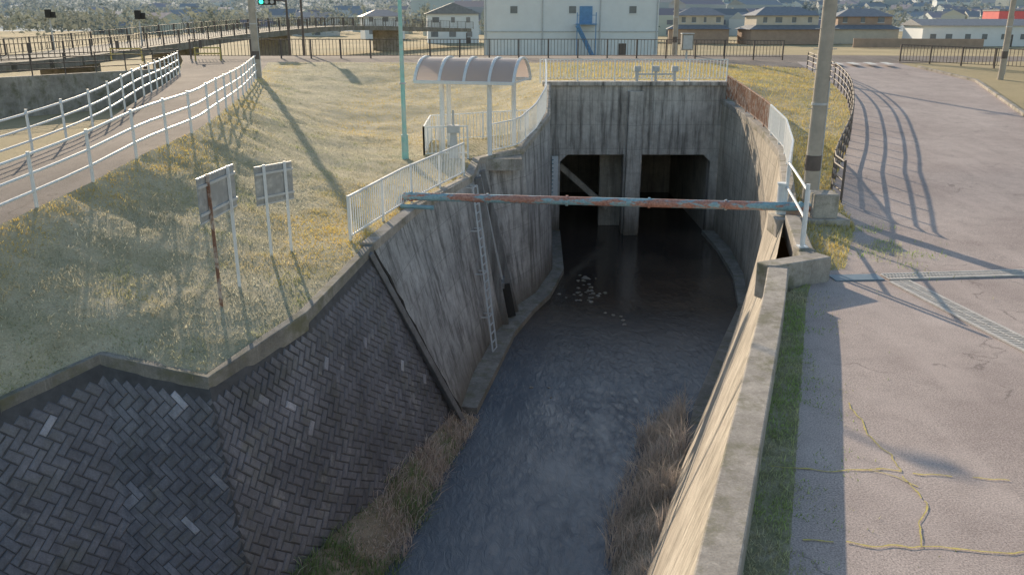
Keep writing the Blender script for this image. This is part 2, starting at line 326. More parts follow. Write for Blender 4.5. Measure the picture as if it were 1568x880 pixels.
# ------------------------------------------------------------------ water
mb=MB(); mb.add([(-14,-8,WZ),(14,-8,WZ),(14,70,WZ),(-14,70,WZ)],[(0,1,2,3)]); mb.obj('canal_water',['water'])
# ------------------------------------------------------------------ canal walls
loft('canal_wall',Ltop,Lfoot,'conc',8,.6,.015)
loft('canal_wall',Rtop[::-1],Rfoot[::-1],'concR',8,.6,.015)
loft('block_retaining_wall',Btop,Bfoot,'joint',4,.6)
def coping(name,line,w,t,lift,mat='cope',side=1):
    L=[Vector(p) for p in line]; mb=MB(); ring=[]
    for i,p in enumerate(L):
        d=(L[min(i+1,len(L)-1)]-L[max(i-1,0)]); d.z=0; d.normalize(); n=Vector((-d.y,d.x,0))*side
        ring.append([p-n*.04+Vector((0,0,lift)),p+n*w+Vector((0,0,lift)),p+n*w+Vector((0,0,lift-t)),p-n*.04+Vector((0,0,lift-t))])
    vs=[q for r in ring for q in r]; fs=[]
    for i in range(len(L)-1):
        for k in range(4): a=i*4+k; b=i*4+(k+1)%4; fs.append((a,b,b+4,a+4))
    fs+=[(0,1,2,3),tuple(len(L)*4-4+k for k in (3,2,1,0))]
    mb.add(vs,fs); return mb.obj(name,[mat],bevel=.015)
coping('wall_coping',resample(Ltop,1.),.26,.22,.08)
coping('wall_coping',resample(Btop[1:],1.),.14,.38,.05,mat='dcope')
coping('wall_coping',resample(Rtop[4:],1.),.30,.25,.12,side=-1)
def herringbone():
    u0=.158; gap=.013; vs=[];fs=[];cols=[]
    segs=[]; L=0
    for i in range(len(Btop)-1):
        a0,a1,b0,b1=[Vector(x) for x in (Btop[i],Btop[i+1],Bfoot[i],Bfoot[i+1])]
        l=((a1-a0).length+(b1-b0).length)/2; segs.append((L,l,a0,a1,b0,b1)); L+=l
    def onwall(s,t):
        for (l0,l,a0,a1,b0,b1) in segs:
            if l0<=s<=l0+l:
                k=(s-l0)/l; a=a0.lerp(a1,k); b=b0.lerp(b1,k); D=(b-a).length
                if t<.30 or t>D: return None
                p=a.lerp(b,t/D); nn=(a1-a0).cross(b0-a0); nn.normalize()
                if nn.z<0: nn=-nn
                return p,nn
        return None
    c45=math.sqrt(.5); R=88
    for X in range(-R,R):
        for Y in range(-R,R):
            s=(X+Y)%4
            if s==0: r=(X,Y,X+2,Y+1)
            elif s==2: r=(X,Y,X+1,Y+2)
            else: continue
            cx,cy=(r[0]+r[2])/2*u0,(r[1]+r[3])/2*u0
            S=(cx-cy)*c45+L/2; T=(cx+cy)*c45+3
            if not(0<S<L and 0<T<6.5): continue
            pts=[]; ok=True; prot=.014+random.random()*.014
            for (ins,pr) in ((gap/2,0),(gap/2+.018,prot)):
                for (px,py) in ((r[0]*u0+ins,r[1]*u0+ins),(r[2]*u0-ins,r[1]*u0+ins),(r[2]*u0-ins,r[3]*u0-ins),(r[0]*u0+ins,r[3]*u0-ins)):
                    q=onwall((px-py)*c45+L/2,(px+py)*c45+3)
                    if q is None: ok=False;break
                    jit=(random.random()-.5)*.008 if pr else 0
                    pts.append(q[0]+q[1]*(pr+jit))
                if not ok:break
            if not ok: continue
            o=len(vs); vs+=pts; fs+=[tuple(o+k for k in f) for f in ((4,5,6,7),(0,1,5,4),(1,2,6,5),(2,3,7,6),(3,0,4,7))]
            c=(pts[4]+pts[6])/2; n=mnoise.noise(c*1.1); n2=mnoise.noise(c*2.0+Vector((7,1,4)))
            left=c.x<-4.7
            base=random.uniform(.93,1.07)+n*.35+(.10 if left else 0)
            col=[base*x for x in (1,1,1.03)]
            if n2>(.27 if left else .45) and random.random()<.22: k=random.uniform(1.3,2.2); col=[x*k for x in col]
            cols+= [col]*8
    me=bpy.data.meshes.new('retaining_wall_blocks'); me.from_pydata(vs,[],fs); me.update()
    at=me.color_attributes.new('Col','FLOAT_COLOR','POINT'); at.data.foreach_set('color',np.column_stack([np.array(cols),np.ones(len(cols))]).ravel())
    m=M['block']; nt=m.node_tree; b=nt.nodes['Principled BSDF']; src=b.inputs['Base Color'].links[0].from_socket
    a=N(nt,'ShaderNodeAttribute'); a.attribute_name='Col'
    patch=ramp(nt,noise(nt,coord(nt),1.6,8,.7),[(.59,0.),(.66,.5)])
    nt.links.new(mix(nt,patch,mix(nt,1.,src,a.outputs['Color'],'MULTIPLY'),(.38,.37,.37)),b.inputs['Base Color'])
    me.materials.append(m); o=bpy.data.objects.new('retaining_wall_blocks',me); COL.objects.link(o); return o
herringbone()
mb=MB(); a=Vector((-3.17,18.73,-.1)); b=Vector((-1.17,20.73,-5.6)); nrm=Vector((.35,-.25,.1)).normalized()
prev=None
for i in range(25):
    t=i/24; p=a.lerp(b,t)+nrm*.02; p+=Vector((mnoise.noise(p*3),mnoise.noise(p*3+Vector((3,3,3))),0))*.05
    if prev is not None: mb.beam(prev,p,.035+.03*random.random(),.05)
    prev=p
mb.obj('wall_joint',['dark'])
mb=MB(); mb.beam(a+Vector((-.10,-.22,.02)),b+Vector((-.02,-.26,0)),.36,.13); mb.obj('wall_end_band',['band'],bevel=.02)
def wallprism(name,line,w,z0,z1,mat='cope',side=1):
    L=[Vector(p) for p in line]; mb=MB(); vs=[];fs=[]
    for i,p in enumerate(L):
        d=(L[min(i+1,len(L)-1)]-L[max(i-1,0)]); d.z=0; d.normalize(); n=Vector((-d.y,d.x,0))*side
        for q,z in ((p,z1),(p+n*w,z1),(p+n*w,z0),(p,z0)): vs.append((q.x,q.y,z))
    for i in range(len(L)-1):
        for k in range(4): a=i*4+k; b=i*4+(k+1)%4; fs.append((a,b,b+4,a+4))
    fs+=[(0,1,2,3),tuple(len(L)*4-4+k for k in (3,2,1,0))]
    mb.add(vs,fs); return mb.obj(name,[mat],bevel=.02)
wallprism('parapet_wall',resample([(-1.04,-1,0),(1.53,6.1,0),(4.13,13.3,0),(4.82,15.35,0)],1.2),.37,-.2,.52,side=-1)
mb=MB(); mb.beam((4.80,15.55,.15),(6.2,16.25,.15),.4,.70); mb.beam((6.0,16.4,.02),(6.85,20.3,.1),.34,.55); mb.b2(6.5,8.3,20.3,21.1,-.2,.26); mb.b2(7.4,8.0,20.4,21.0,.26,.86)
mb.b2(6.02,6.37,17.2,17.6,-.1,.34)
mb.obj('concrete_pier',['cope'],bevel=.025)
mb=MB()
lf=[(-1.1,21.2,WZ),(-.65,23.7,WZ),(-.05,27.1,WZ),(.7,29.6,WZ),(1.35,31.3,WZ),(2.05,34.6,WZ),(2.25,41.4,WZ)]
for p,q in zip(lf[:-1],lf[1:]): mb.beam((p[0]-.2,p[1],WZ-.05),(q[0]-.2,q[1],WZ-.05),.7,.5)
mb.obj('wall_footing',['dcope'])
mb=MB()
rf=[(4.2,18.2,WZ),(5.1,21.2,WZ),(6.75,25.4,WZ),(8.5,29.7,WZ),(9.3,33.8,WZ),(9.6,38,WZ),(9.6,41.4,WZ)]
for p,q in zip(rf[:-1],rf[1:]): mb.beam((p[0]+.3,p[1],WZ-.05),(q[0]+.3,q[1],WZ-.05),.8,.5)
mb.obj('wall_footing',['dcope'])
# ------------------------------------------------------------------ culvert
mb=MB(); y0,y1=41.5,42.2
mb.b2(1.5,10.4,y0,y1,-1.45,1.85); mb.b2(1.5,2.36,y0,y1,-6.5,-1.45); mb.b2(9.72,10.4,y0,y1,-6.5,-1.45)
mb.b2(5.46,6.35,y0,y1,-6.5,-1.45); mb.b2(5.55,6.26,y0-.35,y0,-6.5,1.6)
mb.b2(1.45,10.45,y0-.12,y1+.1,1.85,2.03)
for x in (2.36,9.72):
    s=1 if x<5 else -1; mb.add([(x,y0+.01,-1.45),(x+s*.35,y0+.01,-1.45),(x,y0+.01,-1.8),(x,y1,-1.45),(x+s*.35,y1,-1.45),(x,y1,-1.8)],[(0,1,2),(3,4,5),(1,4,5,2)])
mb.obj('culvert_headwall',['concF'],bevel=.015)
mb=MB(); mb.b2(1.5,2.36,y1,52,-6.5,-1.2); mb.b2(9.72,10.4,y1,52,-6.5,-1.2); mb.b2(5.6,6.2,y1,52,-6.5,-1.2); mb.b2(1.5,10.4,y1,52,-1.2,-.8); mb.b2(1.5,10.4,52,52.4,-6.5,-.8)
mb.b2(4.5,5.6,43.3,43.8,-6.5,-1.2); mb.beam((2.4,43.0,-2.2),(4.9,43.0,-4.4),.22,.28); mb.b2(6.2,6.6,44,44.5,-6.5,-1.2)
mb.obj('culvert_tunnel',['concI'])
mb=MB(); mb.b2(1.95,2.25,41.36,41.44,-3.6,-1.5,0)
for i in range(10): mb.b2(1.95,2.03,41.34,41.36,-3.5+i*.2,-3.45+i*.2,1)
mb.obj('water_level_gauge',['white','teal'])
mb=MB()
for x in (6.0,6.9,7.8): mb.tube((x,41.9,2.03),(x,41.9,2.5),.07,8,0); mb.box((x,41.9,2.6),(.3,.3,.25),0,0)
mb.beam((6.0,41.9,2.35),(7.8,41.9,2.35),.08,.08,0)
mb.obj('gate_hoist',['grey'],bevel=.01)
# ------------------------------------------------------------------ fences
def along(L):
    cum=[0]
    for i in range(len(L)-1): cum.append(cum[-1]+(L[i+1]-L[i]).length)
    def at(s):
        for i in range(len(L)-1):
            if s<=cum[i+1]+1e-6:
                return L[i].lerp(L[i+1],(s-cum[i])/max(1e-6,cum[i+1]-cum[i]))
        return L[-1]
    return at,cum[-1]
def baluster_fence(name,pts,h=1.05,sp=.13,post=1.9,mats=('white',),bw=.022,pw=.06,rusty=None):
    L=resample(pts,.4); mb=MB(); at,tot=along(L)
    mi=lambda s:(1 if rusty and s/tot<rusty else 0)
    Z=lambda p,z:(p.x,p.y,p.z+z)
    n=int(tot/.5)
    for i in range(n):
        p,q=at(tot*i/n),at(tot*(i+1)/n); m=mi(tot*i/n)
        mb.beam(Z(p,h),Z(q,h),.05,.045,m); mb.beam(Z(p,.13),Z(q,.13),.035,.035,m)
    nb=int(tot/sp)
    for i in range(nb+1):
        p=at(tot*i/nb); mb.beam(Z(p,.12),Z(p,h-.01),bw,bw,mi(tot*i/nb))
    k=max(1,round(tot/post))
    for i in range(k+1):
        p=at(tot*i/k); mb.beam(Z(p,-.1),Z(p,h+.03),pw,pw,mi(tot*i/k))
    return mb.obj(name,mats)
def rail_fence(name,pts,h=1.1,post=1.8,rails=(.35,.7,1.08),r=.03,pr=.038,mats=('white',),smooth=3):
    at,tot=along(smoothline(pts,smooth)); mb=MB()
    Z=lambda p,z:(p.x,p.y,p.z+z); k=max(1,round(tot/post)); n=k*2
    for i in range(n):
        p,q=at(tot*i/n),at(tot*(i+1)/n)
        for z in rails: mb.tube(Z(p,z),Z(q,z),r,6,0)
    for i in range(k+1):
        p=at(tot*i/k); mb.tube(Z(p,-.15),Z(p,h+.04),pr,8,0)
    return mb.obj(name,mats)
baluster_fence('white_fence',[(-3.75,19.1,.02),(-2.95,22.7,.05),(-1.55,27.3,.08)],bw=.026)
baluster_fence('white_fence',[(1.35,41.9,2.03),(10.3,41.9,2.03)],h=1.0,bw=.035,sp=.16)
baluster_fence('white_fence',[(-3.1,30,.25),(-1.55,29.9,.3)],bw=.03)
baluster_fence('white_fence',[(-.75,30.4,.3),(.25,31.25,.4),(.95,33.,.8),(1.35,34.6,1.25),(1.5,38,1.6),(1.6,41.6,2)],bw=.03)
baluster_fence('white_fence',[(-3.1,30,.25),(-3.15,33.2,.3),(.6,33.3,.5)],bw=.03)
baluster_fence('white_fence',[(10.25,41.4,1.25),(10.25,38,1.0),(9.95,33.8,.8),(9.35,29.3,.6),(8.2,24.9,.5),(7.0,21.4,.3)],mats=('white','rail_rust'),rusty=.42,bw=.03)
rail_fence('white_fence',[(6.85,20.9,.35),(6.55,19.2,.3),(6.2,17.5,.3)],h=1.2,rails=(.6,1.2),post=3.4)
rail_fence('path_railing',nearF)
rail_fence('path_railing',farF,h=1.15)
rail_fence('roadside_railing',[(8.9,22.6,.2)]+Rf,rails=(.3,.6,.9,1.1),mats=('brown',),post=1.4,r=.028,pr=.035)
baluster_fence('dark_railing',[(-21,57.5,2.4),(-14,57.8,2.4),(6,58.2,2.4),(18,58.5,2.3)],h=1.15,sp=.22,post=2.,mats=('brown',),bw=.03,pw=.09)
baluster_fence('dark_railing',[(26.5,60,2.0),(31,55,1.9),(40,48,1.7)],h=1.15,sp=.22,post=2.,mats=('brown',),bw=.03,pw=.09)
# ------------------------------------------------------------------ pipe over the canal
mb=MB(); A=Vector((-2.95,22.75,.34)); B=Vector((7.5,20.7,.48))
mb.tube(A,B,.11,20,0)
for t in (0.02,.22,.42,.62,.8,.97):
    c=A.lerp(B,t); d=(B-A).normalized(); mb.tube(c-d*.03,c+d*.03,.14,20,0)
mb.tube(A,A+Vector((-.15,.05,-.3)),.11,14,0); mb.tube((-3.0,22.5,.12),(-2.1,22.3,.12),.06,8,1)
mb.tube((6.75,20.95,.2),(6.75,20.95,1.0),.11,14,2); mb.tube((6.75,20.95,1.0),(6.75,20.95,1.05),.13,14,2)
mb.obj('water_pipe',['pipe','teal','white'])
mb=MB(); mb.tube((6.12,17.35,.1),(6.12,17.35,1.7),.045,8,0); mb.box((6.15,17.4,.36),(.2,.2,.03)); mb.obj('steel_post',['white'])
# ------------------------------------------------------------------ ladder on the left canal wall
def wl(y,z):
    for i in range(len(Ltop)-1):
        if Ltop[i][1]<=y<=Ltop[i+1][1]:
            k=(y-Ltop[i][1])/(Ltop[i+1][1]-Ltop[i][1]); tx=Ltop[i][0]+k*(Ltop[i+1][0]-Ltop[i][0]); fx=Lfoot[i][0]+k*(Lfoot[i+1][0]-Lfoot[i][0]); return tx+(fx-tx)*(-z/6)
    return 0
mb=MB(); d=Vector((.27,.96,0))*.21
T0=Vector((wl(26.9,-.2)+.22,26.9,-.2)); T1=Vector((wl(25.4,-5.2)+.22,25.4,-5.2))
for s in (-1,1): mb.beam(T0+d*s,T1+d*s,.05,.05)
n=19
for i in range(n+1):
    c=T0.lerp(T1,i/n); mb.beam(c-d,c+d,.035,.035)
    if i%5==0:
        for s in (-1,1): q=c+d*s; mb.beam(q,(wl(q.y,q.z)-.02,q.y,q.z),.03,.03)
mb.obj('steel_ladder',['grey'])
mb=MB()
for y in (27.9,29.2): mb.beam((wl(y,-.1)+.08,y,-.1),(wl(y,-5.6)+.08,y,-5.6),.28,.35,0)
mb.beam((wl(28.5,-3.9)+.05,28.05,-3.9),(wl(28.5,-3.9)+.05,29.05,-3.9),.25,.2,0)
mb.beam((wl(28.5,-4.1)+.02,28.5,-4.0),(wl(28.5,-5.2)+.02,28.5,-5.2),.6,.08,1)  # dark plate stands in for the shade inside the outlet opening
mb.beam((wl(28.5,-.1)+.12,28.5,-.1),(wl(28.5,-3.9)+.12,28.5,-3.9),.06,.06,2)
mb.obj('sluice_gate',['conc','dark','grey'])
# ------------------------------------------------------------------ shelter
mb=MB()
for (x,y) in ((-2.3,30.3),(-.55,30.3),(-2.6,31.9),(-.1,31.9)): mb.tube((x,y,.2),(x,y,2.95),.085,12,0); mb.tube((x,y,.2),(x,y,.32),.12,12,0)
for y in (30.35,31.9): mb.beam((-3.1,y,2.86),(.35,y,2.86),.07,.10,0)
n=18; cy,half,rise=31.1,1.2,.78; Rr=(half*half+rise*rise)/(2*rise); A0=math.asin(half/Rr)
pr=[(cy+Rr*math.sin(-A0+2*A0*i/n),2.82+rise-Rr+Rr*math.cos(-A0+2*A0*i/n)) for i in range(n+1)]
vs=[];X=[-3.15,-2.25,-1.35,-.45,.42]
for x in (X[0],X[-1]):
    for y,z in pr: vs.append((x,y,z))
mb.add(vs,[(i,i+1,n+2+i,n+1+i) for i in range(n)],1)
for x in X:
    for i in range(n): mb.beam((x,pr[i][0],pr[i][1]+.02),(x,pr[i+1][0],pr[i+1][1]+.02),.10,.07,0)
for x in (X[0],X[-1]): mb.beam((x,pr[0][0],2.85),(x,pr[-1][0],2.85),.06,.06,0)
for k in (0,-1): mb.beam((X[0]-.03,pr[k][0],pr[k][1]),(X[-1]+.03,pr[k][0],pr[k][1]),.08,.11,0)
mb.turn(-1.38,31.1,math.radians(-15))
mb.box((-2.05,29.95,.7),(.35,.3,.9),0,2,top=.6); mb.box((-2.05,29.95,1.25),(.42,.36,.25),0,2); mb.tube((-2.05,29.95,1.37),(-2.05,29.95,1.9),.04,8,2)
mc,ntc,bc=newmat('canopy_sheet'); bc.inputs['Base Color'].default_value=(.60,.50,.47,1); bc.inputs['Roughness'].default_value=.25
tt=N(ntc,'ShaderNodeBsdfTranslucent'); tt.inputs['Color'].default_value=(.66,.56,.52,1); mx=N(ntc,'ShaderNodeMixShader'); mx.inputs[0].default_value=.3
ntc.links.new(bc.outputs[0],mx.inputs[1]); ntc.links.new(tt.outputs[0],mx.inputs[2]); ntc.links.new(mx.outputs[0],ntc.nodes['Material Output'].inputs['Surface'])
M['canopy']=mc
mb.obj('gate_shelter',['white','canopy','grey'],bevel=.006)
mb=MB(); mb.b2(-3.2,.35,29.85,33.4,-.2,.22); mb.obj('shelter_floor',['cope'])
# ------------------------------------------------------------------ signs
def sign(p,q,base,zb,zt,mats,over=.35):
    p=Vector(p);q=Vector(q);d=(q-p).normalized(); mb=MB()
    for j,(s,b) in enumerate(((p,base[0]),(q,base[1]))):
        mb.beam((s.x,s.y,b-.2),(s.x,s.y,zt+.04),.055,.04,0 if j==0 else 3)
    a=p-d*over;b=q+d*over; up=Vector((0,0,1)); nn=d.cross(up); off=nn*-.045
    mb.beam((a.x+off.x,a.y+off.y,(zb+zt)/2),(b.x+off.x,b.y+off.y,(zb+zt)/2),.02,zt-zb,1)
    for z in (zb+.15,zt-.15): mb.beam((a.x+off.x*.4,a.y+off.y*.4,z),(b.x+off.x*.4,b.y+off.y*.4,z),.03,.05,2)
    for z in (zb,zt): mb.beam((a.x+off.x,a.y+off.y,z),(b.x+off.x,b.y+off.y,z),.035,.03,2)
    return mb.obj('sign_board',mats)
sign((-5.5,15.2,0),(-5.42,16.1,0),(TL.h(-5.5,15.2),TL.h(-5.4,16.1)),1.45,2.25,['rustw','signb','grey','white'])
sign((-5.2,17.7,0),(-4.88,18.15,0),(TL.h(-5.2,17.7),TL.h(-4.9,18.1)),1.2,2.0,['white','signb','grey','white'],.22)
# ------------------------------------------------------------------ poles
def upole(name,x,y,z,h,r,mat='polec'):
    mb=MB(); mb.tube((x,y,z-.3),(x,y,z+h),r,28,0,r*.72)
    for k in (.86,.93): mb.beam((x-.9,y,z+h*k),(x+.9,y,z+h*k),.08,.08,1)
    for s in (-.8,-.3,.3,.8): mb.tube((x+s,y,z+h*.93),(x+s,y,z+h*.93+.25),.05,8,1)
    for k in range(12): mb.tube((x-r*1.5,y,z+2+k*.5),(x+r*1.5,y,z+2+k*.5),.01,5,1)
    mb.tube((x,y,z+.9),(x,y,z+1.3),r*1.03,28,2); mb.tube((x,y,z+2.6),(x,y,z+2.66),r*1.03,28,1); mb.tube((x+r,y-.05,z),(x+r*.95,y-.05,z+3.2),.022,6,1)
    return mb.obj(name,[mat,'grey','brown'])
upole('utility_pole',8.0,22.5,.2,11,.2)
upole('utility_pole',-13.1,45.0,2,11,.2)
upole('utility_pole',11.6,63,2.3,10,.17)
upole('utility_pole',28,50,1.8,10,.16)
mb=MB(); mb.tube((-3.72,29.6,0),(-3.72,29.6,7.5),.085,14,0,.055); mb.tube((-3.72,29.6,.2),(-3.72,29.6,1.1),.12,14,0); mb.tube((-3.72,29.6,7.5),(-3.0,29.2,7.9),.04,8,0); mb.box((-2.8,29.1,7.9),(.5,.2,.1),-.5,1)
mb.tube((-3.72,29.6,2.8),(-3.72,29.6,2.86),.11,10,1)
mb.obj('street_lamp',['green','grey'])
mb=MB(); mb.tube((11.3,57,2.3),(11.3,57,3.0),.07,8,0); mb.box((11.3,57,3.4),(.75,.5,1.0),0,1); mb.box((11.3,57,3.93),(.82,.56,.06),0,0); mb.box((11.3,56.74,3.4),(.6,.02,.85),0,0)
mb.obj('control_cabinet',['grey','cope'],bevel=.02)
M['glow']=newmat('signal_green')[0]; b=M['glow'].node_tree.nodes['Principled BSDF']; b.inputs['Emission Color'].default_value=(.05,1,.55,1); b.inputs['Emission Strength'].default_value=2.5; b.inputs['Base Color'].default_value=(.05,.5,.3,1)
def signal(x,y,z,h,arm,lit):
    mb=MB(); mb.tube((x,y,z),(x,y,z+h),.09,10,0,.07)
    if arm: mb.tube((x,y,z+h-.5),(x-arm,y,z+h-.4),.05,8,0)
    cx=x-arm if arm else x+.3
    mb.box((cx,y-.1,z+h-.55),(1.2 if arm else .4,.25,.42 if arm else .9),0,1)
    for i in range(3 if arm else 2):
        px=cx-.38+i*.38 if arm else cx; pz=z+h-.55 if arm else z+h-.75+i*.42
        mb.tube((px,y-.23,pz),(px,y-.30,pz),.14,12,(2 if (lit and i==0) else 3))
        mb.beam((px-.16,y-.33,pz+.16),(px+.16,y-.33,pz+.16),.2,.02,1)
    return mb.obj('traffic_signal',['brown','dark','glow','grey'])
signal(-15.9,63,2.2,4.3,1.3,True); signal(-15.1,64,2.2,6.,0,False)
def plamp(x,y,z,h):
    mb=MB(); mb.tube((x,y,z-.2),(x,y,z+h),.09,10,0,.06); mb.box((x,y-.12,z+h-.2),(.45,.3,.7),0,1); mb.box((x+.35,y,z+h-.3),(.3,.3,.5),0,1); mb.tube((x,y,z-.2),(x,y,z+.7),.16,10,2); mb.obj('pedestrian_signal',['grey','dark','brown'])
plamp(-31,74,.3,5.0); plamp(-40.5,78,0,5.4)
def barrier(x,y,z,w):
    mb=MB()
    for s in (-w/2,w/2): mb.tube((x+s,y,z),(x+s,y,z+.8),.05,8,0)
    for k in (.45,.8): mb.tube((x-w/2,y,z+k),(x+w/2,y,z+k),.045,8,0)
    mb.tube((x-w/4,y,z+.8),(x-w/4,y,z+1.3),.12,8,1,.08)
    mb.obj('path_barrier',['yellow','brown'])
barrier(-19.2,55.5,2.3,1.6); barrier(-25,57,2.2,2.0)
# ------------------------------------------------------------------ left side: retaining wall, bridge
wallprism('roadside_wall',[(-34,40,0),(-27,45,0),(-20.5,54.5,0)],.4,-.2,1.95,'cope')
rail_fence('roadside_railing',[(-34.1,40,1.95),(-27.1,45.1,1.95),(-20.7,54.6,1.95)],mats=('brown',),rails=(.3,.6,.9,1.1),smooth=1)
br=smoothline([(-38,48,1.9),(-33,58,2.0),(-32,75,2.4),(-30,95,3.0),(-25,125,3.4),(-10,160,2.6)],5)
mb=MB()
for p,q in zip(br[:-1],br[1:]): mb.beam(p,q,6,.6)
mb.obj('road_bridge',['dcope'])
for s in (-3,3): baluster_fence('bridge_railing',[(p.x+s,p.y,p.z+.3) for p in br],h=1.1,sp=.5,post=3,mats=('brown',),bw=.04,pw=.1)
mb=MB()
for p in br[2::5]: mb.b2(p.x-2,p.x+2,p.y-.5,p.y+.5,-.3,p.z-.3)
mb.obj('bridge_pier',['cope'])
# ------------------------------------------------------------------ buildings
M['wallw']=simple('white_wall',(.84,.87,.90),.8,.05,1); M['tile']=simple('dark_roof_tile',(.26,.275,.305),.6,.2,2); M['wallb']=simple('beige_wall',(.66,.60,.51),.85,.1,1)
M['glass']=simple('window_glass',(.20,.23,.26),.15,.2,1,bs=0); M['red']=simple('red_panel',(.75,.16,.17),.6,.1,1); M['wallbr']=simple('brown_wall',(.46,.34,.27),.85,.15,1)
def building(name,x,y,w,d,h,wall,roof='hip',rh=1.6,rot=0,z=-.1,wins=((1.2,1.0),(3.9,1.0)),n=4,lower=None,mroof='tile'):
    root=bpy.data.objects.new(name,None); COL.objects.link(root)
    def part(mb,nm,mats):
        o=mb.obj(nm,mats); o.parent=root; return o
    mb=MB(); mb.b2(-w/2,w/2,-d/2,d/2,0,h); part(mb,'walls',[wall])
    if lower:
        mb=MB(); mb.b2(-w/2-1.4,w/2+1,-d/2-1.6,d/2-.4,0,2.7); part(mb,'lower_walls',[lower])
        mb=MB(); e=.5; x0,x1,y0,y1=-w/2-1.4-e,w/2+1+e,-d/2-1.6-e,d/2-.4+e
        mb.add([(x0,y0,2.7),(x1,y0,2.7),(x1,y1,2.7),(x0,y1,2.7),(x0+1.8,y0+1.8,3.5),(x1-1.8,y0+1.8,3.5),(x1-1.8,y1-1.8,3.5),(x0+1.8,y1-1.8,3.5)],[(0,1,5,4),(1,2,6,5),(2,3,7,6),(3,0,4,7),(4,5,6,7),(3,2,1,0)]); part(mb,'lower_roof',[mroof])
    mb=MB(); e=.55; X,Y=w/2+e,d/2+e
    if roof=='hip': mb.add([(-X,-Y,h),(X,-Y,h),(X,Y,h),(-X,Y,h),(-X+Y*.8,0,h+rh),(X-Y*.8,0,h+rh)],[(0,1,5,4),(1,2,5),(2,3,4,5),(3,0,4),(3,2,1,0)])
    elif roof=='gable': mb.add([(-X,-Y,h-.1),(X,-Y,h-.1),(X,Y,h-.1),(-X,Y,h-.1),(0,-Y,h+rh),(0,Y,h+rh)],[(0,4,5,3),(1,2,5,4),(0,1,4),(2,3,5),(3,2,1,0)])
    elif roof=='gx': mb.add([(-X,-Y,h-.1),(X,-Y,h-.1),(X,Y,h-.1),(-X,Y,h-.1),(-X,0,h+rh),(X,0,h+rh)],[(0,1,5,4),(2,3,4,5),(0,4,3),(1,2,5),(3,2,1,0)])
    else: mb.b2(-w/2-.1,w/2+.1,-d/2-.1,d/2+.1,h,h+.3)
    part(mb,'roof',[mroof])
    mb=MB()
    for zc,hh in wins:
        for i in range(n):
            k=random.uniform(.10,.22) if n>3 or w<15 else .06
            cx=-w/2+w*(i+.5+random.uniform(-.12,.12))/n; mb.b2(cx-w/n*k,cx+w/n*k,-d/2-.06,-d/2-.003,zc,zc+hh,0); mb.b2(cx-w/n*(k+.02),cx+w/n*(k+.02),-d/2-.09,-d/2-.062,zc-.08,zc-.0,1)
    part(mb,'windows',['glass','white'])
    mb=MB(); mb.b2(-.5+w*.3,.4+w*.3,-d/2-.05,-d/2-.004,0,2.0); part(mb,'door',['brown'])
    root.location=(x,y,z); root.rotation_euler[2]=rot; return root
bw=building('white_warehouse',7,112,20.6,14,10,'wallw','flat',n=3,wins=((5.4,.8),))
mb=MB()
mb.beam((.6,-8.3,0),(.6,-8.3,5.5),.1,.1);mb.beam((2.8,-8.3,0),(2.8,-8.3,5.5),.1,.1);mb.box((1.7,-7.8,4.2),(2.4,1.5,.12)); mb.beam((.6,-8.4,5.2),(2.8,-8.4,5.2),.06,.06); mb.beam((2.8,-8.4,0),(.6,-8.4,4.1),.12,.5)
for i in range(12): mb.box((2.8-2.2*i/12,-8.4,.15+4.0*i/12),(.3,.8,.05))
mb.box((1.7,-7.07,5.2),(1.5,.08,2.0))
o=mb.obj('blue_staircase',['blue']); o.parent=bw
mb=MB()
for x in (-10.1,-3.4,3.4,10.1): mb.tube((x,-7.1,0),(x,-7.1,10),.07,8)
mb.b2(-10.35,10.35,-7.1,-7.02,3.3,3.42); o=mb.obj('downpipes',['grey']); o.parent=bw
building('white_house',-12,178,10,8,5.6,'wallw','gable',2.0,n=3,rot=.12)
building('tile_roof_house',37,176,9,7,5.2,'wallb','hip',1.5,n=4,lower='wallbr',rot=-.15)
building('tile_roof_house',52,172,12,7,5.2,'wallb','hip',1.6,n=4,lower='wallbr',rot=.06)
building('tile_roof_house',68,174,10,7,5.0,'wallbr','hip',1.5,n=3,lower='wallb',rot=-.1)
building('long_shed',82,160,19,9,3.6,'wallw','gx',1.0,n=6,wins=((1.2,.9),),rot=-.05)
building('shop_building',98,176,7,6,6,'red','flat',n=2,wins=((1,1.2),))
building('tile_roof_house',112,150,12,8,5.,'wallw','hip',1.5,n=4)
building('tile_roof_house',-30,205,9,8,5.,'wallw','hip',1.5,n=3,rot=.3)
building('tile_roof_house',24.5,190,7,7,5.4,'wallbr','gx',1.5,n=3)
wallprism('brick_boundary_wall',[(58,150,0),(78,146,0)],.3,-.1,1.4,'wallbr')
# ------------------------------------------------------------------ far hills, town, trees
def hz(x,y):
    t=max(0,(y-290)/1500); t=t*t*(3-2*t) if t<1 else 1
    return -.3+t*(150+60*mnoise.noise(Vector((x*.003,y*.003,0))))+min(1,t*6)*7*mnoise.noise(Vector((x*.012,y*.012,2)))
M['hill']=ground('hazy_hill_woodland',(.32,.39,.41),(.41,.47,.49),(.54,.57,.54),.02)  # blue-grey distance haze painted into the woodland colour
xs=np.arange(-1500,1501,25); ys=np.arange(285,1900,22); vs=[(x,y,hz(x,y)) for y in ys for x in xs]; nx=len(xs)
fs=[(j*nx+i,j*nx+i+1,(j+1)*nx+i+1,(j+1)*nx+i) for j in range(len(ys)-1) for i in range(nx-1)]
mb=MB(); mb.add(vs,fs); mb.obj('hills',['hill'],smooth=True)
def attrmat(name,rough=.8):
    m,nt,b=newmat(name); a=N(nt,'ShaderNodeAttribute'); a.attribute_name='Col'; nt.links.new(a.outputs['Color'],b.inputs['Base Color']); b.inputs['Roughness'].default_value=rough; return m
M['attr']=attrmat('hazy_painted')
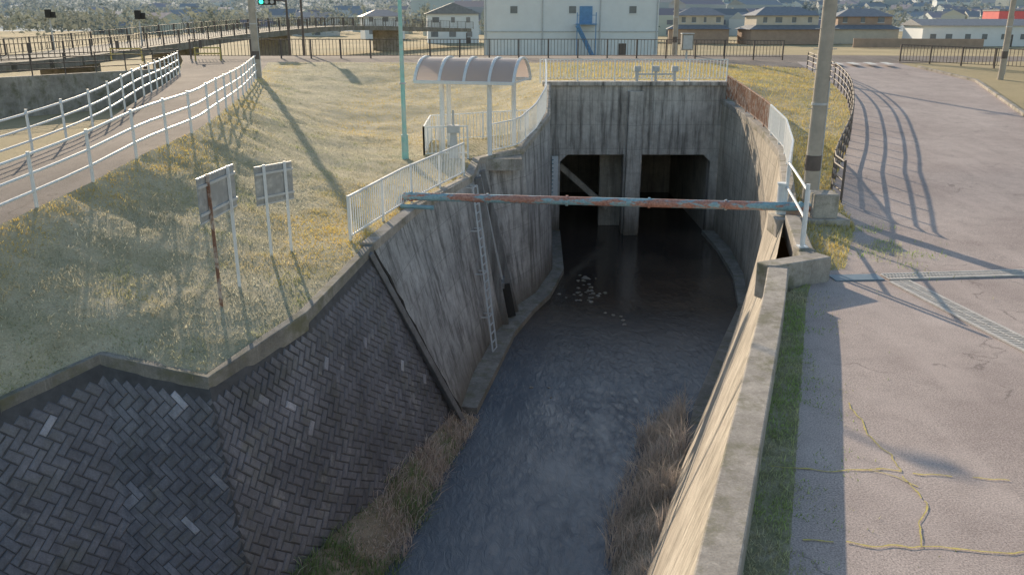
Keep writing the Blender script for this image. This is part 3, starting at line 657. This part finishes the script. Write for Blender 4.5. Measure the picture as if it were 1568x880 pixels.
def colobj(name,vs,fs,cols,mat='attr'):
    me=bpy.data.meshes.new(name); me.from_pydata(vs,[],fs); me.update()
    at=me.color_attributes.new('Col','FLOAT_COLOR','CORNER'); arr=[]
    for f,c in zip(fs,cols): arr+=[(c[0],c[1],c[2],1)]*len(f)
    at.data.foreach_set('color',np.array(arr).ravel()); me.materials.append(M[mat]); o=bpy.data.objects.new(name,me); COL.objects.link(o)
HZ=(.50,.55,.58)  # haze colour, blended into town and tree colours with distance
vs=[];fs=[];cols=[]
for _ in range(3600):
    y=240+random.random()**1.1*760; x=random.uniform(-.62,.68)*y
    if x<-.1*y and random.random()<.88: continue
    if x<.12*y and random.random()<.5: continue
    if mnoise.noise(Vector((x*.012,y*.012,5)))<-.12: continue
    w,d,h=random.uniform(6,11),random.uniform(6,9),random.choice((3,5,5.5,6)); z=hz(x,y)-.5; r=random.uniform(-.8,.8)
    if random.random()<.05: w*=2;h*=1.7
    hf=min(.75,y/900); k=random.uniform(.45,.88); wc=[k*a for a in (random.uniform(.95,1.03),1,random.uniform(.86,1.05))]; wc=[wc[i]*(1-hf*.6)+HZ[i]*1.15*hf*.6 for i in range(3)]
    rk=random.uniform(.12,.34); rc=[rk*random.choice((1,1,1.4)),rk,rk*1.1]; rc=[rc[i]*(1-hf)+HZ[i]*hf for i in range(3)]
    ca,sa=math.cos(r),math.sin(r); o=len(vs)
    for X,Y,Z in ((-1,-1,0),(1,-1,0),(1,1,0),(-1,1,0),(-1,-1,h),(1,-1,h),(1,1,h),(-1,1,h),(-1.1,0,h+1.8),(1.1,0,h+1.8)):
        px,py=X*w/2,Y*d/2; vs.append((x+px*ca-py*sa,y+px*sa+py*ca,z+Z))
    F=[(0,1,5,4),(1,2,6,5),(3,0,4,7),(2,3,7,6),(4,5,9,8),(6,7,8,9),(4,8,7),(5,6,9)]
    fs+=[tuple(o+i for i in f) for f in F]; cols+=[wc]*4+[rc,rc,wc,wc]
    for i in range(2):
        for zz in ((1.,) if h<4 else (1.,3.6)):
            o=len(vs); cx=(-.25+.5*i)*w
            for X,Z in ((cx-.8,zz),(cx+.8,zz),(cx+.8,zz+1.2),(cx-.8,zz+1.2)): px,py=X,-d/2-.05; vs.append((x+px*ca-py*sa,y+px*sa+py*ca,z+Z))
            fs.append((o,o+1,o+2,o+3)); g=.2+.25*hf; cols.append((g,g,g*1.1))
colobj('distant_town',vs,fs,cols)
M['leaf']=foliage('hazy_leaves',.3)
vs=[];fs=[];cols=[]
for _ in range(2900):
    y=215+random.random()**1.0*700; x=random.uniform(-.7,.7)*y
    if y<235 and -20<x<125: continue
    if x>.12*y and random.random()<.6: continue
    z=hz(x,y) if y>290 else -.1; H=random.uniform(3,6.5)*(1+y/900); R=random.uniform(2.0,4.5)*(1+y/700); hf=min(.85,y/650)
    tone=random.uniform(.7,1.2)
    for k in range(42):
        a=random.uniform(0,6.28); e=random.uniform(-.5,1.5); rr=R*random.uniform(.45,1)*(1+.25*math.sin(3*a+x))
        c=Vector((x+rr*math.cos(a)*math.cos(e),y+rr*math.sin(a)*math.cos(e),z+H*.45+rr*math.sin(e)*H/R*.5)); s=random.uniform(.35,.8)*(1+y/500)
        o=len(vs)
        for q in range(3): vs.append(c+Vector((random.uniform(-s,s),random.uniform(-s,s),random.uniform(-s,s))))
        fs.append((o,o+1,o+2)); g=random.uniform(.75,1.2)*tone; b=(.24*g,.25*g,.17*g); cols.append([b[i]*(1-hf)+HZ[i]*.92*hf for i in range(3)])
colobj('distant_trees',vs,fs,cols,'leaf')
# ------------------------------------------------------------------ road details
mb=MB()
def grate(p,q,w):
    p=Vector(p);q=Vector(q);d=(q-p).normalized();n=Vector((-d.y,d.x,0)); L=(q-p).length
    for s in(-w/2,w/2): mb.beam(p+n*s,q+n*s,.05,.03)
    mb.beam(p,q,.02,.03)
    k=int(L/.07)
    for i in range(k): c=p.lerp(q,i/k); mb.beam(c-n*w/2,c+n*w/2,.032,.02)
    mb.beam(p-Vector((0,0,.012)),q-Vector((0,0,.012)),w,.008,1)  # dark sheet under the bars, painted shade of the drain below
grate((7.5,16.3,.022),(13.5,16.9,.022),.34); grate((7.65,16.0,.022),(8.6,9.8,.022),.40)
mb.obj('drain_grate',['grate','dark'])
mb=MB()
mb.beam((6.4,16.25,.012),(7.4,16.32,.012),.38,.02); mb.obj('steel_cover',['slate'])
M['seal']=simple('yellow_crack_growth',(.66,.56,.18),.9,.3,14)
def wig(pts,w,name):
    mb=MB(); L=resample(pts,.05); P=[]
    for p in L:
        P.append(p+Vector((mnoise.noise(p*1.5)*.10+mnoise.noise(p*6)*.05,mnoise.noise(p*1.5+Vector((5,5,5)))*.10+mnoise.noise(p*6+Vector((3,0,0)))*.05,0)))
    for a,b in zip(P[:-1],P[1:]):
        if mnoise.noise(a*4)>.3: continue
        d=(b-a).normalized(); n=Vector((-d.y,d.x,0))*w*(.4+.9*abs(mnoise.noise(a*9)))
        mb.add([a-n,b-n,b+n,a+n],[(0,1,2,3)])
    return mb.obj(name,['seal'])
z=.012
wig([(3.05,8.8,z),(4.1,8.7,z),(5.8,8.45,z)],.014,'pavement_crack'); wig([(4.6,10.8,z),(4.5,9.6,z),(4.45,8.65,z),(4.4,8.0,z),(4.1,7.2,z)],.012,'pavement_crack'); wig([(2.95,7.3,z),(4.1,7.2,z),(5.6,7.0,z)],.016,'pavement_crack'); wig([(4.1,8.7,z),(4.5,8.3,z)],.012,'pavement_crack')
mb=MB(); P=[Vector((17,25,.36)),Vector((21.6,36.1,.9)),Vector((26,49,1.5)),Vector((25.9,56,1.85))]
L=resample(P,.62)
for a,b in zip(L[:-1],L[1:]): b2=a.lerp(b,.97); mb.beam(a+Vector((.1,0,.03)),b2+Vector((.1,0,.03)),.18,.2)
mb.obj('road_kerb',['cope'],bevel=.015)
mb=MB()
for i in range(5): mb.add([(19.7+i*1.1,56.2,2.05),(20.2+i*1.1,56.2,2.05),(20.2+i*1.1,57.6,2.12),(19.7+i*1.1,57.6,2.12)],[(0,1,2,3)])
mb.obj('road_marking',['marking'])
# ------------------------------------------------------------------ berms with vegetation
LBm=Terr('silt_berm',[(-4.9,9.5,-4.7),(-4.25,12.3,-4.65),(-2.8,16.4,-4.7),(-1.45,20.4,-4.9),(-.85,20.9,-5.45),(-1.5,18.,-5.5),(-2.25,14,-5.5),(-3.1,9.5,-5.5)][::-1],[],.3,'mud',.12)
RBm=Terr('silt_berm',[(-.3,7.,-5.5),(1.35,12.,-5.5),(2.2,16.5,-5.5),(3.7,21,-5.5),(4.8,21.4,-5.2),(4.1,17.9,-4.75),(2.75,13.6,-4.65),(.75,7.4,-4.6)][::-1],[],.3,'mud',.1)
def c_straw(P):
    n=len(P); g=rng.uniform(.7,1.2,n)[:,None]; m=np.clip(.5+nz(P,.8)*1.2+rng.uniform(-.3,.3,n),0,1)[:,None]
    return g*(np.array([.86,.74,.66])*m+np.array([.66,.57,.49])*(1-m))
def c_mix(P):
    n=len(P); g=rng.uniform(.6,1.25,n)[:,None]; m=(nz(P,.9,4)+rng.uniform(-.3,.3,n)+np.clip((P[:,1]-15.5)/3,-.35,.4)>-.1).astype(float)[:,None]
    return g*(np.array([.80,.67,.60])*m+np.array([.28,.38,.17])*(1-m))
P=LBm.sample(lambda x,y:420); blades('bank_weeds',P,lambda P:np.clip(.26+.3*nz(P,1.1,2),.06,.55)*rng.uniform(.5,1.2,len(P)),(.012,.026),c_mix,1.4,2,dirlean=(.1,-.05))
P=RBm.sample(lambda x,y:380); blades('dry_reeds',P,lambda P:np.clip(.50+.9*nz(P,.9),.12,1.05)*rng.uniform(.4,1.2,len(P)),(.008,.02),c_straw,1.0,2)
def sun_gold(P):  # mask of the sunlit patches, painted golden into the grass colour
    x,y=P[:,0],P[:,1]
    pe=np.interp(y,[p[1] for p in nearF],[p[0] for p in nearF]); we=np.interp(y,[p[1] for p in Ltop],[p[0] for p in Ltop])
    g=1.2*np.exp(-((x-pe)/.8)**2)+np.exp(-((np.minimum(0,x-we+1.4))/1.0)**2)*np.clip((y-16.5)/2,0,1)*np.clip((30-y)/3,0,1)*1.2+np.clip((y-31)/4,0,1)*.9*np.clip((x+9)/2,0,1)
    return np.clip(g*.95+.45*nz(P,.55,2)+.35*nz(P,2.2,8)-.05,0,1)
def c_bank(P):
    n=len(P); m=sun_gold(P)[:,None]; g=rng.uniform(.7,1.2,n)[:,None]; t=rng.random(n)[:,None]
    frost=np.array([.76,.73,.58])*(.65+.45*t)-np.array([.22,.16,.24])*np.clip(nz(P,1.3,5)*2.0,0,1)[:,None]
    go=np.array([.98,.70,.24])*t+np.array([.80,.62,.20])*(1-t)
    return g*(go*m+frost*(1-m))  # frosted grass on the shaded slope, painted sunlight as gold elsewhere
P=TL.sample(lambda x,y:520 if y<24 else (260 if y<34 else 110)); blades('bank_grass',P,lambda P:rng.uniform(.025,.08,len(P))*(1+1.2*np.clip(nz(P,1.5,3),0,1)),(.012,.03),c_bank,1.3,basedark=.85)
def c_verge(P):
    n=len(P); g=rng.uniform(.65,1.25,n)[:,None]; m=np.clip(.7+nz(P,.7,3)+rng.uniform(-.3,.3,n),0,1)[:,None]
    return g*(np.array([.92,.68,.26])*m+np.array([.54,.53,.22])*(1-m))
P=TR.sample(lambda x,y:300 if y<32 else 130); blades('verge_grass',P,(.05,.16),(.015,.035),c_verge,1.)
P=TC.sample(lambda x,y:100); blades('verge_grass',P,(.05,.16),(.02,.04),c_verge,1.)
def c_weed(P):
    n=len(P); g=rng.uniform(.6,1.3,n)[:,None]; m=np.clip(.4+nz(P,1.1,3)*1.6,0,1)[:,None]
    return g*(np.array([.76,.70,.48])*m+np.array([.46,.60,.20])*(1-m))
P=TS.sample(lambda x,y:1500); blades('verge_weeds',P,(.02,.09),(.008,.02),c_weed,1.2)
k=P[rng.integers(0,len(P),4500)].copy(); off=rng.exponential(.22,len(k)); k[:,0]+=off*.95+.1; k[:,1]-=off*.3; msk=nz(k,1.3,7)>-.08; k=k[msk]; k[:,2]=.01
blades('verge_weeds',k,(.015,.06),(.008,.02),c_weed,1.2)
kk=np.column_stack([rng.normal(8.4,.5,1800),rng.normal(19.6,1.3,1800),np.full(1800,.03)]); kk=kk[nz(kk,1.5,2)>-.1]
blades('verge_weeds',kk,(.03,.12),(.01,.025),c_weed,1.1)
mb=MB()
for (cx,cy,n,s) in ((2.8,31.5,26,.4),(3.9,28.8,5,.3),(1.0,22.5,3,.3),(3.1,33.5,12,.3)):
    for _ in range(n):
        r=random.uniform(.04,.12); x=cx+random.gauss(0,s); y=cy+random.gauss(0,s*1.6)
        vs=[]
        for th in range(5):
            for ph in range(7):
                a=math.pi*th/4; bb=2*math.pi*ph/7; q=r*random.uniform(.75,1.1); vs.append((x+q*math.sin(a)*math.cos(bb),y+q*math.sin(a)*math.sin(bb),WZ+q*.5*math.cos(a)))
        mb.add(vs,[(i*7+j,i*7+(j+1)%7,(i+1)*7+(j+1)%7,(i+1)*7+j) for i in range(4) for j in range(7)])
mb.obj('river_stones',['dcope'])
# ------------------------------------------------------------------ light, sky, camera
el=math.radians(20); az=math.radians(-21)
sd=Vector((math.sin(az)*math.cos(el),math.cos(az)*math.cos(el),math.sin(el)))
ld=bpy.data.lights.new('sun','SUN'); ld.energy=5; ld.angle=math.radians(.5); ld.color=(1,.82,.60)
lo=bpy.data.objects.new('sun',ld); COL.objects.link(lo); lo.rotation_euler=(-sd).to_track_quat('-Z','Y').to_euler()
w=bpy.data.worlds.new('World'); SC.world=w; w.use_nodes=True; nt=w.node_tree; bg=nt.nodes['Background']
sk=nt.nodes.new('ShaderNodeTexSky'); sk.sky_type='NISHITA'; sk.sun_disc=False; sk.sun_elevation=el; sk.sun_rotation=az; sk.dust_density=1.0; sk.air_density=1.4; sk.ozone_density=1.5; sk.altitude=0
nt.links.new(sk.outputs[0],bg.inputs[0]); bg.inputs[1].default_value=.15
cd=bpy.data.cameras.new('camera'); cd.sensor_width=36; cd.lens=1300/1568*36; cd.clip_end=5000; cd.clip_start=.1
co=bpy.data.objects.new('camera',cd); COL.objects.link(co); co.location=(0,0,5); co.rotation_euler=(math.radians(90)-math.atan(415/1300),0,0); SC.camera=co
